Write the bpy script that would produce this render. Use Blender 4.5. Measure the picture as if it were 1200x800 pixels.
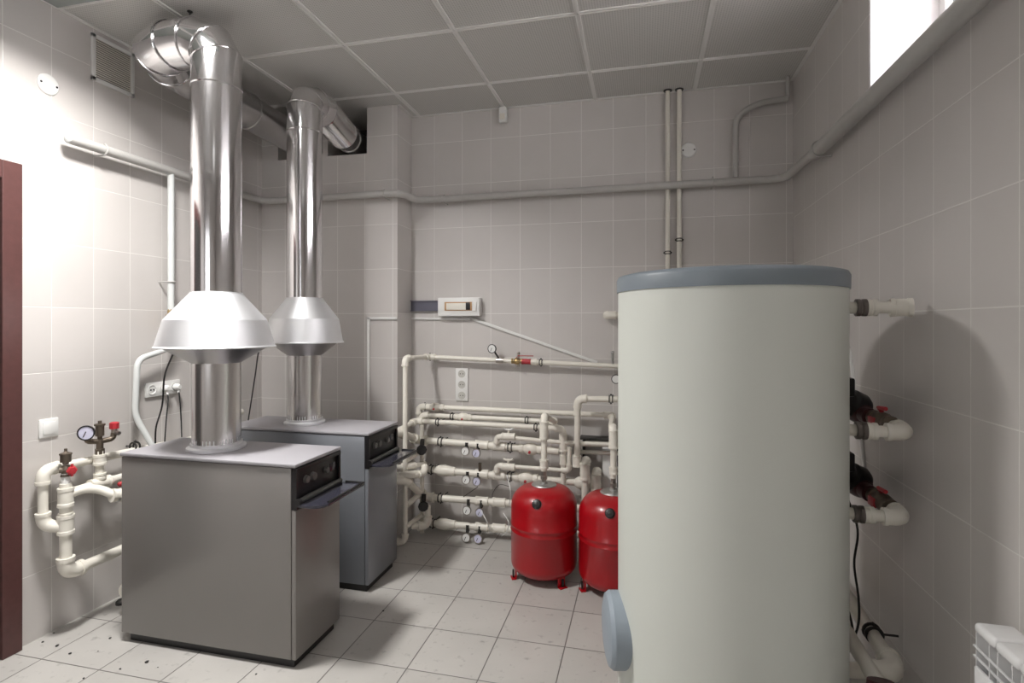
import bpy, bmesh, math, random
from mathutils import Vector, Matrix
random.seed(7)
SC = bpy.context.scene
for o in list(bpy.data.objects): bpy.data.objects.remove(o)
COL = SC.collection
# ------------------------------------------------------------------ camera
FPX, HY, EYE, YAW = 637.0, 380.0, 1.42, math.radians(13.6)
cd = bpy.data.cameras.new('camera'); cam = bpy.data.objects.new('camera', cd); COL.objects.link(cam)
cam.location = (0, 0, EYE); cam.rotation_euler = (math.radians(90), 0, YAW)
cd.sensor_width = 36; cd.lens = FPX / 1200 * 36; cd.shift_y = (HY - 400) / 1200; cd.clip_start = 0.03
SC.camera = cam
# ------------------------------------------------------------------ light
SC.view_settings.view_transform = 'Standard'; SC.view_settings.look = 'None'
SC.view_settings.gamma = 1; SC.view_settings.use_curve_mapping = False
SC.view_settings.exposure = 0.0
w = bpy.data.worlds.new('world'); SC.world = w; w.use_nodes = True
w.node_tree.nodes['Background'].inputs[0].default_value = (1.0, 0.97, 0.98, 1)
w.node_tree.nodes['Background'].inputs[1].default_value = 2.6
def area(name, loc, rot, sx, sy, power, col):
    l = bpy.data.lights.new(name, 'AREA'); l.shape = 'RECTANGLE'; l.size = sx; l.size_y = sy; l.energy = power; l.color = col
    o = bpy.data.objects.new(name, l); COL.objects.link(o); o.location = loc; o.rotation_euler = rot; return o
LAMP_A, CEIL_FILL, WIN, REAR_FILL = 57, 8, 24, 6.5
area('window_daylight', (1.38, 1.45, 2.62), (0, math.radians(68), 0), 0.4, 1.9, WIN, (1, .95, .97))
area('rear_fill_light', (-1.8, -1.75, 1.75), (math.radians(90), 0, 0), 1.1, 1.1, REAR_FILL, (.93, .97, 1))  # unseen fill light added behind the camera

# ------------------------------------------------------------------ materials
MATS = {}
def newmat(name):
    m = bpy.data.materials.new(name); m.use_nodes = True; MATS[name] = m
    return m, m.node_tree, m.node_tree.nodes['Principled BSDF']
def plain(name, col, rough=.5, metal=0.0, var=0.0, vscale=8, bump=0.0, bscale=60, coat=0.0, spec=.5, emit=None):
    m, nt, b = newmat(name)
    b.inputs['Roughness'].default_value = rough; b.inputs['Metallic'].default_value = metal
    b.inputs['Base Color'].default_value = (*col, 1); b.inputs['Coat Weight'].default_value = coat
    b.inputs['Specular IOR Level'].default_value = spec
    g = nt.nodes.new('ShaderNodeNewGeometry')
    n = nt.nodes.new('ShaderNodeTexNoise'); n.inputs['Scale'].default_value = vscale; n.inputs['Detail'].default_value = 4
    nt.links.new(g.outputs['Position'], n.inputs['Vector'])
    if var:
        mx = nt.nodes.new('ShaderNodeMix'); mx.data_type = 'RGBA'
        mx.inputs[6].default_value = (*[c * (1 - var) for c in col], 1); mx.inputs[7].default_value = (*[min(1, c * (1 + var)) for c in col], 1)
        nt.links.new(n.outputs['Fac'], mx.inputs[0]); nt.links.new(mx.outputs[2], b.inputs['Base Color'])
    if bump:
        n2 = nt.nodes.new('ShaderNodeTexNoise'); n2.inputs['Scale'].default_value = bscale
        nt.links.new(g.outputs['Position'], n2.inputs['Vector'])
        bp = nt.nodes.new('ShaderNodeBump'); bp.inputs['Strength'].default_value = bump; bp.inputs['Distance'].default_value = .002
        nt.links.new(n2.outputs['Fac'], bp.inputs['Height']); nt.links.new(bp.outputs['Normal'], b.inputs['Normal'])
    if emit:
        b.inputs['Emission Color'].default_value = (*emit[0], 1); b.inputs['Emission Strength'].default_value = emit[1]
    return m
def tile_mat(name, ua, va, u0, v0, tu, tv, jw, col, jcol, rough, var=.03, bump=.35, mottled=.05, dirt=0.0):
    """square-jointed tiling in world position: ua/va axis index, origins, tile sizes, joint width"""
    m, nt, b = newmat(name); N = nt.nodes; L = nt.links
    g = N.new('ShaderNodeNewGeometry'); s = N.new('ShaderNodeSeparateXYZ'); L.new(g.outputs['Position'], s.inputs[0])
    def mth(op, a, c=None):
        n = N.new('ShaderNodeMath'); n.operation = op
        for i, q in enumerate((a, c)):
            if q is None: continue
            if isinstance(q, (int, float)): n.inputs[i].default_value = q
            else: L.new(q, n.inputs[i])
        return n.outputs[0]
    def axis(ax, o, t):
        q = mth('DIVIDE', mth('SUBTRACT', s.outputs[ax], o), t)
        fl = mth('FLOOR', q); fr = mth('SUBTRACT', q, fl)
        d = mth('MULTIPLY', mth('MINIMUM', fr, mth('SUBTRACT', 1.0, fr)), t)
        return fl, d
    fu, du = axis(ua, u0, tu); fv, dv = axis(va, v0, tv)
    d = mth('MINIMUM', du, dv)
    mr = N.new('ShaderNodeMapRange'); L.new(d, mr.inputs[0]); mr.inputs[1].default_value = jw * .35; mr.inputs[2].default_value = jw * .5 + .0012
    cb = N.new('ShaderNodeCombineXYZ'); L.new(fu, cb.inputs[0]); L.new(fv, cb.inputs[1])
    wn = N.new('ShaderNodeTexWhiteNoise'); wn.noise_dimensions = '2D'; L.new(cb.outputs[0], wn.inputs['Vector'])
    ns = N.new('ShaderNodeTexNoise'); ns.inputs['Scale'].default_value = 3.5; ns.inputs['Detail'].default_value = 5; L.new(g.outputs['Position'], ns.inputs['Vector'])
    f = mth('ADD', mth('MULTIPLY', mth('SUBTRACT', wn.outputs['Value'], .5), var * 2), mth('MULTIPLY', mth('SUBTRACT', ns.outputs['Fac'], .5), mottled * 2))
    if dirt:
        ns2 = N.new('ShaderNodeTexNoise'); ns2.inputs['Scale'].default_value = 28; ns2.inputs['Detail'].default_value = 8; L.new(g.outputs['Position'], ns2.inputs['Vector'])
        dd = mth('MULTIPLY', mth('MAXIMUM', mth('SUBTRACT', ns2.outputs['Fac'], .6), 0.0), -dirt)
        f = mth('ADD', f, dd)
    f = mth('ADD', f, 1.0)
    vm = N.new('ShaderNodeVectorMath'); vm.operation = 'SCALE'; vm.inputs[0].default_value = col; L.new(f, vm.inputs['Scale'])
    mx = N.new('ShaderNodeMix'); mx.data_type = 'RGBA'; mx.inputs[6].default_value = (*jcol, 1)
    L.new(mr.outputs[0], mx.inputs[0]); L.new(vm.outputs[0], mx.inputs[7]); L.new(mx.outputs[2], b.inputs['Base Color'])
    b.inputs['Roughness'].default_value = rough
    bp = N.new('ShaderNodeBump'); bp.inputs['Strength'].default_value = bump; bp.inputs['Distance'].default_value = .002
    L.new(mr.outputs[0], bp.inputs['Height']); L.new(bp.outputs['Normal'], b.inputs['Normal'])
    return m
WT = (.59, .562, .540); WJ = (.76, .74, .71)
M_left = tile_mat('tile_wall_left', 1, 2, 1.942, 0, .1975, .3, .003, WT, WJ, .32, .02)
M_back = tile_mat('tile_wall_back', 0, 2, .015, -.005, .2068, .3, .003, WT, WJ, .32, .02)
M_right = tile_mat('tile_wall_right', 1, 2, 2.16, -.036, .2, .3, .003, WT, WJ, .32, .02)
M_floor = tile_mat('tile_floor', 0, 1, -.337, 2.382, .3065, .3045, .004, (.47, .455, .43), (.14, .13, .12), .34, .05, .5, .15, 2.2)
def ceil_mat():
    m, nt, b = newmat('perforated_ceiling'); N = nt.nodes; L = nt.links
    g = N.new('ShaderNodeNewGeometry')
    mp = N.new('ShaderNodeVectorMath'); mp.operation = 'SCALE'; mp.inputs['Scale'].default_value = 1 / .0125; L.new(g.outputs['Position'], mp.inputs[0])
    fr = N.new('ShaderNodeVectorMath'); fr.operation = 'FRACTION'; L.new(mp.outputs[0], fr.inputs[0])
    sb = N.new('ShaderNodeVectorMath'); sb.operation = 'SUBTRACT'; sb.inputs[1].default_value = (.5, .5, 0); L.new(fr.outputs[0], sb.inputs[0])
    ml = N.new('ShaderNodeVectorMath'); ml.operation = 'MULTIPLY'; ml.inputs[1].default_value = (1, 1, 0); L.new(sb.outputs[0], ml.inputs[0])
    ln = N.new('ShaderNodeVectorMath'); ln.operation = 'LENGTH'; L.new(ml.outputs[0], ln.inputs[0])
    mr = N.new('ShaderNodeMapRange'); L.new(ln.outputs['Value'], mr.inputs[0]); mr.inputs[1].default_value = .22; mr.inputs[2].default_value = .30
    mx = N.new('ShaderNodeMix'); mx.data_type = 'RGBA'; mx.inputs[6].default_value = (.42, .41, .395, 1); mx.inputs[7].default_value = (.61, .60, .575, 1)
    L.new(mr.outputs[0], mx.inputs[0]); L.new(mx.outputs[2], b.inputs['Base Color']); b.inputs['Roughness'].default_value = .45
    return m
M_ceil = ceil_mat()
M_grid = plain('ceiling_grid_paint', (.78, .77, .75), .4)
M_ppr = plain('pipe_plastic', (.80, .77, .69), .38, var=.05, vscale=14)
M_gas = plain('gas_pipe_paint', (.47, .46, .44), .4, var=.05, vscale=10, bump=.2)
M_gasw = plain('gas_pipe_pale_paint', (.62, .64, .63), .4, var=.04, vscale=10)
M_steel = plain('flue_stainless', (.74, .73, .74), .13, 1.0, var=.03, vscale=6)
M_alu = plain('hood_aluminium', (.84, .85, .87), .52, 1.0, var=.03, vscale=12, bump=.1)
M_lpipe = plain('flue_lower_steel', (.66, .645, .64), .24, 1.0, var=.06, vscale=7)
M_duct = plain('duct_galvanised', (.55, .54, .54), .28, 1.0, var=.08, vscale=9)
M_boil = plain('boiler_grey_enamel', (.235, .222, .212), .33, .25, var=.03, vscale=3, coat=.2)
M_boil_cool = plain('boiler_grey_enamel_cool_light', (.225, .238, .262), .33, .25, var=.03, vscale=3, coat=.2)  # same grey enamel with cool reflected light put into its colour
M_lid = plain('boiler_lid_enamel', (.40, .39, .415), .42, .2, var=.02)
M_black = plain('black_plastic', (.012, .011, .012), .35)
M_flap = plain('smoked_flap', (.035, .035, .05), .16, coat=.4)
M_dark = plain('dark_steel', (.05, .048, .045), .5, .4)
M_knob = plain('grey_knob', (.13, .125, .12), .4)
M_rod = plain('hinge_rod_grey', (.10, .10, .095), .35)
M_tank = plain('tank_white_jacket', (.66, .685, .635), .42, var=.02, vscale=3)
M_tlid = plain('tank_grey_lid', (.20, .235, .265), .42)
M_flange = plain('tank_flange_cover', (.30, .35, .40), .45)
M_red = plain('red_enamel', (.36, .002, .007), .30, var=.06, vscale=10, coat=.25)
M_redpl = plain('red_plastic', (.45, .03, .04), .4)
M_zinc = plain('zinc_plate', (.55, .55, .54), .35, .9)
M_brass = plain('brass', (.45, .33, .16), .35, .9, var=.1, vscale=40)
M_bronze = plain('old_bronze_casting', (.17, .14, .11), .45, .8, var=.15, vscale=40)
M_unut = plain('dull_union_metal', (.16, .14, .13), .4, .8)
M_nickel = plain('nickel', (.50, .46, .42), .3, .9)
M_white = plain('white_plastic', (.80, .80, .78), .35)
M_dial = plain('dial_white', (.82, .82, .80), .5)
M_bluedial = plain('dial_bluish', (.60, .60, .74), .4)
M_door = plain('brown_wood_veneer', (.085, .035, .032), .4, var=.25, vscale=30)
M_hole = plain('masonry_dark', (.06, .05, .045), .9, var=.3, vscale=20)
M_plaster = plain('white_reveal_plaster', (.82, .79, .79), .7)
M_cable = plain('black_cable', (.012, .012, .012), .45)
M_pump = plain('pump_dark_red', (.06, .015, .018), .45)
M_orange = plain('sealant_tape', (.5, .3, .15), .6)
M_rad = plain('radiator_enamel', (.80, .80, .80), .3, coat=.3)
M_lamp = plain('lamp_diffuser', (.8, .8, .8), .4, emit=((1, .98, .95), 3.0))
M_clear = plain('greenish_glass', (.35, .38, .36), .2)
gm, gnt, gb = newmat('window_glass'); gb.inputs['Transmission Weight'].default_value = 1; gb.inputs['Roughness'].default_value = 0; gb.inputs['IOR'].default_value = 1.05
M_glass = gm

# ------------------------------------------------------------------ geometry helpers
V = Vector
CA, SA = math.cos(YAW), math.sin(YAW)
def at(px, py, ax, v):
    """surveyed point: the sight line through a photo point met with the plane x / y / z = v"""
    X = (px - 600) / FPX; Z = (HY - py) / FPX
    d = V((X * CA - SA, X * SA + CA, Z)); k = {'x': 0, 'y': 1, 'z': 2}[ax]
    t = (v - (EYE if k == 2 else 0)) / d[k]
    return V((0, 0, EYE)) + d * t
def B(): return bmesh.new()
def box(bm, a, b, bev=0.0, rot=None, seg=2):
    a = V(a); b = V(b); c = (a + b) / 2; s = b - a
    t = bmesh.new(); bmesh.ops.create_cube(t, size=1)
    for q in t.verts: q.co = V((q.co.x * s.x, q.co.y * s.y, q.co.z * s.z))
    if bev: bmesh.ops.bevel(t, geom=t.edges[:], offset=bev, segments=seg, affect='EDGES', profile=.5)
    mt = Matrix.Translation(c) @ (rot.to_4x4() if rot is not None else Matrix())
    t.transform(mt); merge(bm, t)
def merge(bm, t):
    me = bpy.data.meshes.new('t'); t.to_mesh(me); t.free(); bm.from_mesh(me); bpy.data.meshes.remove(me)
def frame_of(d):
    d = V(d).normalized(); up = V((0, 0, 1)) if abs(d.z) < .9 else V((1, 0, 0))
    u = d.cross(up).normalized(); return d, u, d.cross(u).normalized()
def fillet(pts, rad, steps=5):
    pts = [V(p) for p in pts]; out = [pts[0]]; lim = .95 if len(pts) == 3 else .48
    for i in range(1, len(pts) - 1):
        a, b, c = pts[i - 1], pts[i], pts[i + 1]
        d1 = (a - b); d2 = (c - b); l = min(rad, d1.length * lim, d2.length * lim)
        p, q = b + d1.normalized() * l, b + d2.normalized() * l
        for k in range(steps + 1):
            t = k / steps; out.append(p * (1 - t) ** 2 + b * 2 * t * (1 - t) + q * t * t)
    out.append(pts[-1]); return out
def tube(bm, pts, r, seg=16, caps=True, rad=0, steps=5):
    if rad: pts = fillet(pts, rad, steps)
    pts = [V(p) for p in pts]
    cl = [pts[0]]
    for p in pts[1:]:
        if (p - cl[-1]).length > 1e-5: cl.append(p)
    pts = cl
    ds = [(pts[i + 1] - pts[i]).normalized() for i in range(len(pts) - 1)]
    d, u, v = frame_of(ds[0])
    ring = [pts[0] + (u * math.cos(2 * math.pi * k / seg) + v * math.sin(2 * math.pi * k / seg)) * r for k in range(seg)]
    rings = [[bm.verts.new(q) for q in ring]]
    for i in range(1, len(pts)):
        dp = ds[i - 1]; n = dp if i == len(pts) - 1 else (dp + ds[i]).normalized()
        ring = [q + dp * ((pts[i] - q).dot(n) / dp.dot(n)) for q in ring]
        rings.append([bm.verts.new(q) for q in ring])
    for a, b in zip(rings, rings[1:]):
        for k in range(seg): bm.faces.new((a[k], a[(k + 1) % seg], b[(k + 1) % seg], b[k]))
    if caps: bm.faces.new(rings[0][::-1]); bm.faces.new(rings[-1])
def lathe(bm, prof, c, ax=(0, 0, 1), seg=32):
    """prof = [(radius, height along axis)]"""
    d, u, v = frame_of(ax); c = V(c); rings = []
    for r, h in prof:
        if r < 1e-5: rings.append([bm.verts.new(c + d * h)])
        else: rings.append([bm.verts.new(c + d * h + (u * math.cos(2 * math.pi * k / seg) + v * math.sin(2 * math.pi * k / seg)) * r) for k in range(seg)])
    for a, b in zip(rings, rings[1:]):
        for k in range(seg):
            k2 = (k + 1) % seg
            f = [a[k % len(a)], a[k2 % len(a)], b[k2 % len(b)], b[k % len(b)]]
            g = []
            for q in f:
                if q not in g: g.append(q)
            if len(g) > 2:
                try: bm.faces.new(g)
                except ValueError: pass
def cyl(bm, a, b, r, seg=20, r2=None):
    a = V(a); b = V(b); L_ = (b - a).length; r2 = r if r2 is None else r2
    lathe(bm, [(0, 0), (r, 0), (r2, L_), (0, L_)], a, b - a, seg)
def ball(bm, c, r, sc=(1, 1, 1), seg=16):
    t = bmesh.new(); bmesh.ops.create_uvsphere(t, u_segments=seg, v_segments=seg // 2 + 2, radius=r)
    for q in t.verts: q.co = V((q.co.x * sc[0], q.co.y * sc[1], q.co.z * sc[2])) + V(c)
    merge(bm, t)
def torus(bm, c, ax, R, r, seg=32, s2=8):
    prof = [(R + r * math.cos(2 * math.pi * k / s2), r * math.sin(2 * math.pi * k / s2)) for k in range(s2 + 1)]
    lathe(bm, prof, c, ax, seg)
    bmesh.ops.remove_doubles(bm, verts=bm.verts[:], dist=1e-6)
def prism(bm, poly, ax, a, b):
    """extrude polygon (2-D pts on the other two axes) along axis index ax from a to b"""
    o = [i for i in range(3) if i != ax]
    def mk(p, h):
        q = [0, 0, 0]; q[ax] = h; q[o[0]] = p[0]; q[o[1]] = p[1]; return bm.verts.new(q)
    A = [mk(p, a) for p in poly]; C = [mk(p, b) for p in poly]; n = len(poly)
    bm.faces.new(A); bm.faces.new(C[::-1])
    for k in range(n): bm.faces.new((A[k], C[k], C[(k + 1) % n], A[(k + 1) % n]))
def build(name, bm, mat, parent=None, sharp=35, flat=False):
    bmesh.ops.recalc_face_normals(bm, faces=bm.faces[:])
    if parent is None:
        xs = [q.co for q in bm.verts]
        org = V(((min(c.x for c in xs) + max(c.x for c in xs)) / 2, (min(c.y for c in xs) + max(c.y for c in xs)) / 2, min(c.z for c in xs)))
    else: org = V(parent['_o'])
    for q in bm.verts: q.co -= org
    me = bpy.data.meshes.new(name); bm.to_mesh(me); bm.free(); me.materials.append(mat)
    if not flat:
        for p in me.polygons: p.use_smooth = True
        me.set_sharp_from_angle(angle=math.radians(sharp))
    o = bpy.data.objects.new(name, me); COL.objects.link(o)
    if parent is None: o.location = org; o['_o'] = tuple(org)
    else: o.parent = parent; o['_o'] = tuple(org)
    return o
def tag(o, label, cat, group=None):
    o['label'] = label; o['category'] = cat
    if group: o['group'] = group
    return o
def thing(name, label, cat, loc, group=None):
    o = bpy.data.objects.new(name, None); COL.objects.link(o); o.empty_display_size = .05
    o.location = V(loc); o['_o'] = tuple(V(loc)); return tag(o, label, cat, group)
def struct(name, bm, mat):
    o = build(name, bm, mat, flat=True); o['kind'] = 'structure'; return o

# ------------------------------------------------------------------ the room
XL, XR, YB, YC, XC, ZC, YR = -2.66, .88, 3.595, 3.365, -1.605, 2.895, -1.5
bm = B(); box(bm, (XL - .2, YR - .2, -.12), (XR + .2, YB + .5, 0)); struct('floor', bm, M_floor)
bm = B(); box(bm, (XL - .2, YR - .2, ZC), (XR + .5, YB + .5, ZC + .1)); struct('ceiling', bm, M_ceil)
bm = B(); box(bm, (XL - .15, YR - .15, 0), (XL, YB, ZC)); struct('wall_left', bm, M_left)
bm = B(); box(bm, (XC, YB, 0), (XR + .15, YB + .15, ZC)); struct('wall_back', bm, M_back)
# projecting masonry at the back left, with two flue openings under the ceiling
O1, O2, OZ = (-2.525, -2.19), (-2.13, -1.83), 2.585
bm = B()
for x0, x1, z0, z1 in ((XL, XC, 0, OZ), (XL, O1[0], OZ, ZC), (O1[1], O2[0], OZ, ZC), (O2[1], XC, OZ, ZC)):
    box(bm, (x0, YC, z0), (x1, YB + .15, z1))
struct('wall_back_left', bm, M_back)
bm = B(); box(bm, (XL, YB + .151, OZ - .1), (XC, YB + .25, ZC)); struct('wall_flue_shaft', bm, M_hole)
# right wall with its high window
WY0, WY1, WZ0, WZ1 = .45, 2.458, 2.33, 2.885
bm = B()
box(bm, (XR, YR - .15, 0), (XR + .4, YB, WZ0)); box(bm, (XR, YR - .15, WZ1), (XR + .4, YB, ZC))
box(bm, (XR, YR - .15, WZ0), (XR + .4, WY0, WZ1)); box(bm, (XR, WY1, WZ0), (XR + .4, YB, WZ1))
struct('wall_right', bm, M_right)
bm = B()
box(bm, (XR + .003, WY1 - .006, WZ0), (XR + .4, WY1, WZ1)); box(bm, (XR + .003, WY0, WZ0), (XR + .4, WY0 + .006, WZ1))
box(bm, (XR + .003, WY0, WZ0), (XR + .4, WY1, WZ0 + .006)); box(bm, (XR + .003, WY0, WZ1 - .006), (XR + .4, WY1, WZ1))
struct('trim_1', bm, M_plaster)
bm = B(); fx = XR + .24
for y0, y1, z0, z1 in ((WY0, WY1, WZ0, WZ0 + .05), (WY0, WY1, WZ1 - .02, WZ1), (WY0, WY0 + .05, WZ0, WZ1), (WY1 - .05, WY1, WZ0, WZ1)):
    box(bm, (fx, y0, z0), (fx + .06, y1, z1), .004)
wf = struct('window_1', bm, M_white)
bm = B(); box(bm, (fx + .025, WY0 + .05, WZ0 + .05), (fx + .031, WY1 - .05, WZ1 - .05)); build('pane', bm, M_glass, wf, flat=True)
# rear wall behind the viewpoint, with a window added to admit fill light
bm = B()
for x0, x1, z0, z1 in ((XL, XR, 0, 1.1), (XL, XR, 2.4, ZC), (XL, -2.4, 1.1, 2.4), (-1.2, XR, 1.1, 2.4)):
    box(bm, (x0, YR - .15, z0), (x1, YR, z1))
struct('wall_rear', bm, M_back)
bm = B()
for x0, x1, z0, z1 in ((-2.4, -1.2, 1.1, 1.16), (-2.4, -1.2, 2.34, 2.4), (-2.4, -2.34, 1.1, 2.4), (-1.26, -1.2, 1.1, 2.4), (-1.83, -1.77, 1.1, 2.4)):
    box(bm, (x0, YR - .11, z0), (x1, YR - .05, z1), .004)
wf = struct('added_rear_window', bm, M_white)
bm = B(); box(bm, (-2.35, YR - .085, 1.15), (-1.25, YR - .079, 2.35)); build('pane', bm, M_glass, wf, flat=True)
# ceiling grid bars
bm = B()
GX = [-.306 + .6165 * k for k in range(-3, 2)]; GY = [2.577 + .6155 * k for k in range(-6, 2)]
for x in GX:
    for dx in (-.0085, .0085): box(bm, (x + dx - .0035, YR, ZC - .006), (x + dx + .0035, YB if x > XC else YC, ZC))
    box(bm, (x - .006, YR, ZC - .002), (x + .006, YB if x > XC else YC, ZC))
for y in GY:
    for dy in (-.0085, .0085): box(bm, (XL, y + dy - .0035, ZC - .0055), (XR, y + dy + .0035, ZC))
    box(bm, (XL, y - .006, ZC - .002), (XR, y + .006, ZC))
struct('trim_2', bm, M_grid)
bm = B()   # shadow-gap angle along the walls
box(bm, (XC, YB - .018, ZC - .004), (XR, YB, ZC)); box(bm, (XR - .018, YR, ZC - .004), (XR, YB, ZC)); box(bm, (XL, YR, ZC - .004), (XL + .018, YC, ZC))
box(bm, (XC, YC, ZC - .004), (XC + .02, YB, ZC))
struct('trim_3', bm, M_grid)
bm = B(); box(bm, (XL + .02, 1.36, ZC - .009), (-2.17, 1.953, ZC - .003), .001); struct('trim_4', bm, M_clear)
# door on the left wall: casing and leaf
bm = B()
box(bm, (XL, 1.725, 0), (XL + .028, 1.803, 2.118), .003); box(bm, (XL, .878, 2.04), (XL + .028, 1.7255, 2.118), .003); box(bm, (XL, .80, 0), (XL + .028, .8785, 2.118), .003)
d1 = struct('door_1', bm, M_door)
bm = B(); box(bm, (XL + .001, .875, .005), (XL + .012, 1.728, 2.042), .002); build('door_leaf', bm, M_dark, d1, flat=True)
bm = B(); cyl(bm, (XL + .012, .95, 1.0), (XL + .06, .95, 1.0), .011); box(bm, (XL + .05, .94, .99), (XL + .065, 1.07, 1.01), .004); build('door_handle', bm, M_nickel, d1)

# ------------------------------------------------------------------ ceiling luminaires
def luminaire(x0, x1, y0, y1, power, label):
    t = thing('ceiling_light', label, 'light', ((x0 + x1) / 2, (y0 + y1) / 2, ZC), 'recessed ceiling lights')
    bm = B()
    for a, b in (((x0, y0, ZC - .012), (x1, y0 + .02, ZC)), ((x0, y1 - .02, ZC - .012), (x1, y1, ZC)), ((x0, y0, ZC - .012), (x0 + .02, y1, ZC)), ((x1 - .02, y0, ZC - .012), (x1, y1, ZC))):
        box(bm, a, b, .002)
    build('frame', bm, M_grid, t)
    bm = B(); box(bm, (x0 + .02, y0 + .02, ZC - .008), (x1 - .02, y1 - .02, ZC - .002)); build('diffuser', bm, M_clear, t, flat=True)
    cx, cy = (x0 + x1) / 2, (y0 + y1) / 2
    for dx in (-.1, .1):
        bm = B(); box(bm, (cx + dx - .035, y0 + .08, ZC - .016), (cx + dx + .035, cy + .2, ZC - .008), .003); build('lamp_tube', bm, M_lamp, t)
    l = area('lamp', (cx, (y0 + .05 + cy + .2) / 2, ZC - .03), (0, 0, 0), .26, .34, power, (1, .975, .95)); l.data.spread = math.radians(148)
    return t
luminaire(-2.14, -1.555, 1.355, 1.945, LAMP_A, 'recessed light panel in the ceiling in front of the near flue')
luminaire(-.90, -.33, -.48, .10, CEIL_FILL, 'added fill light panel in the ceiling behind the viewpoint')  # extra luminaire out of view, added for soft fill

# ------------------------------------------------------------------ boilers
def boiler(x1, y0, Y, mat, label):
    x0 = x1 - .89; y1 = y0 + Y; t = thing('floor_boiler', label, 'boiler', ((x0 + x1) / 2, (y0 + y1) / 2, 0), 'grey floor boilers')
    zt, zb = .828, .04
    bm = B(); box(bm, (x0 + .03, y0 + .02, 0), (x1 - .02, y1 - .02, zb)); build('plinth', bm, M_black, t)
    bm = B(); box(bm, (x0, y0, zb), (x1 - .022, y1, zt), .004); build('casing', bm, mat, t)
    bm = B(); box(bm, (x1 - .020, y0 + .001, zb), (x1, y1 - .001, .655), .004); build('front_door', bm, mat, t)
    bm = B(); box(bm, (x0 - .004, y0 - .006, zt + .003), (x1 + .004, y1 + .006, zt + .019), .005); build('lid', bm, M_lid, t)
    # control panel: recessed black fascia between side cheeks
    cp = B(); box(cp, (x1 - .021, y0 + .001, .657), (x1 - .006, y1 - .001, zt), .002)
    box(cp, (x1 - .02, y0 + .0005, .657), (x1 + .004, y0 + .014, zt)); box(cp, (x1 - .02, y1 - .014, .657), (x1 + .004, y1 - .0005, zt)); box(cp, (x1 - .02, y0, zt - .016), (x1 + .006, y1, zt + .001), .002)
    c = build('control_panel', cp, M_black, t)
    for ky, kr in ((.075, .017), (.125, .019), (.225, .015)):
        bm = B(); lathe(bm, [(0, 0), (kr, 0), (kr * .85, .014), (0, .014)], (x1 - .006, y0 + ky, .765), (1, 0, 0)); build('knob', bm, M_knob, c)
    bm = B(); box(bm, (x1 - .007, y0 + .26, .75), (x1 - .004, y1 - .03, .785), .002); build('display', bm, M_flap, c)
    # opened flap with its hinge rod
    n = 10; poly = [(x1 + .006, y0 - .006)]
    for k in range(n + 1):
        a = -math.pi / 2 + (math.pi / 2) * k / n; poly.append((x1 + .125 - .06 + .06 * math.cos(a), y0 - .006 + .05 + .05 * math.sin(a)))
    poly += [(x1 + .125, y1 + .004), (x1 + .006, y1 + .004)]
    bm = B(); prism(bm, poly, 2, .672, .682); bmesh.ops.bevel(bm, geom=[e for e in bm.edges], offset=.0025, segments=1, affect='EDGES')
    fl = build('control_flap', bm, M_flap, t)
    bm = B(); cyl(bm, (x1 + .008, y0 + .004, .692), (x1 + .008, y1 - .008, .692), .011); build('hinge_rod', bm, M_rod, fl)
    bm = B(); tube(bm, [(x1 + .118, y0 + .05, .684), (x1 + .118, y1, .684), (x1 + .03, y1, .684)], .006, 8); build('flap_rim', bm, M_black, fl)
    bm = B(); cyl(bm, (x1 + .008, y0 - .008, .688), (x1 + .008, y0 + .012, .688), .017); build('hinge_cap', bm, M_black, fl)
    return t
boiler(-1.386, 1.957, .335, M_boil, 'nearer grey floor boiler with black flap open on its right face')
boiler(-1.412, 2.61, .345, M_boil_cool, 'farther grey floor boiler behind the nearer one, cool reflection painted in')

# ------------------------------------------------------------------ flues
def collar(bm, z, c, r): torus(bm, (c[0], c[1], z), (0, 0, 1), r, .004, 40, 6)
def flue(cx, cy, r, path, hood, label, top):
    zb = .848; t = thing('flue_pipe', label, 'flue', (cx, cy, zb), 'metal flues')
    rl = r * .96
    bm = B(); lathe(bm, [(r * 1.16, 0), (r * 1.16, .012), (r * 1.02, .018), (r * 1.02, .03), (rl, .03), (rl, .05)], (cx, cy, zb), (0, 0, 1), 40); build('base_flange', bm, M_alu, t)
    bm = B(); lathe(bm, [(0, .001), (rl, .001), (rl, 1.32 - zb), (rl, 1.40 - zb)], (cx, cy, zb), (0, 0, 1), 48); build('lower_pipe', bm, M_lpipe, t)
    bm = B(); lathe(bm, [(r, 1.55), (r, top)], (cx, cy, 0), (0, 0, 1), 56); collar(bm, top - .13, (cx, cy), r); build('upper_pipe', bm, M_steel, t)
    rm, rb, zt, zm, zq = hood
    bm = B(); lathe(bm, [(r + .002, zt + .006), (r + .004, zt), (rm, zm + .004), (rm + .003, zm), (rb - .003, zq + .006), (rb + .004, zq), (rb + .003, zq - .004), (rb - .01, zq - .003), (rm - .01, zm - .006), (r, zt - .015)], (cx, cy, 0), (0, 0, 1), 64)
    h = build('draft_hood', bm, M_alu, t, sharp=20)
    bm = B(); lathe(bm, [(rb - .02, zq + .002), (rl + .001, zq - .075)], (cx, cy, 0), (0, 0, 1), 48)
    lathe(bm, [(rb - .05, zq + .004), (rb - .03, zq + .03), (rl, zq + .08)], (cx, cy, 0), (0, 0, 1), 48); build('under_cone', bm, M_duct, h)
    for k in range(3):
        a = -2.2 + k * 2.1; u = V((math.cos(a), math.sin(a), 0)); c = V((cx, cy, 0))
        bm = B(); box(bm, c + u * (rl + .01) + V((-.012, -.003, zq - .05)), c + u * (rl + .01) + V((.012, .003, zq + .02))); build('hood_strut', bm, M_duct, h)
    return t
FX1, FY1, R1 = -1.925, 2.13, .107
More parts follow.
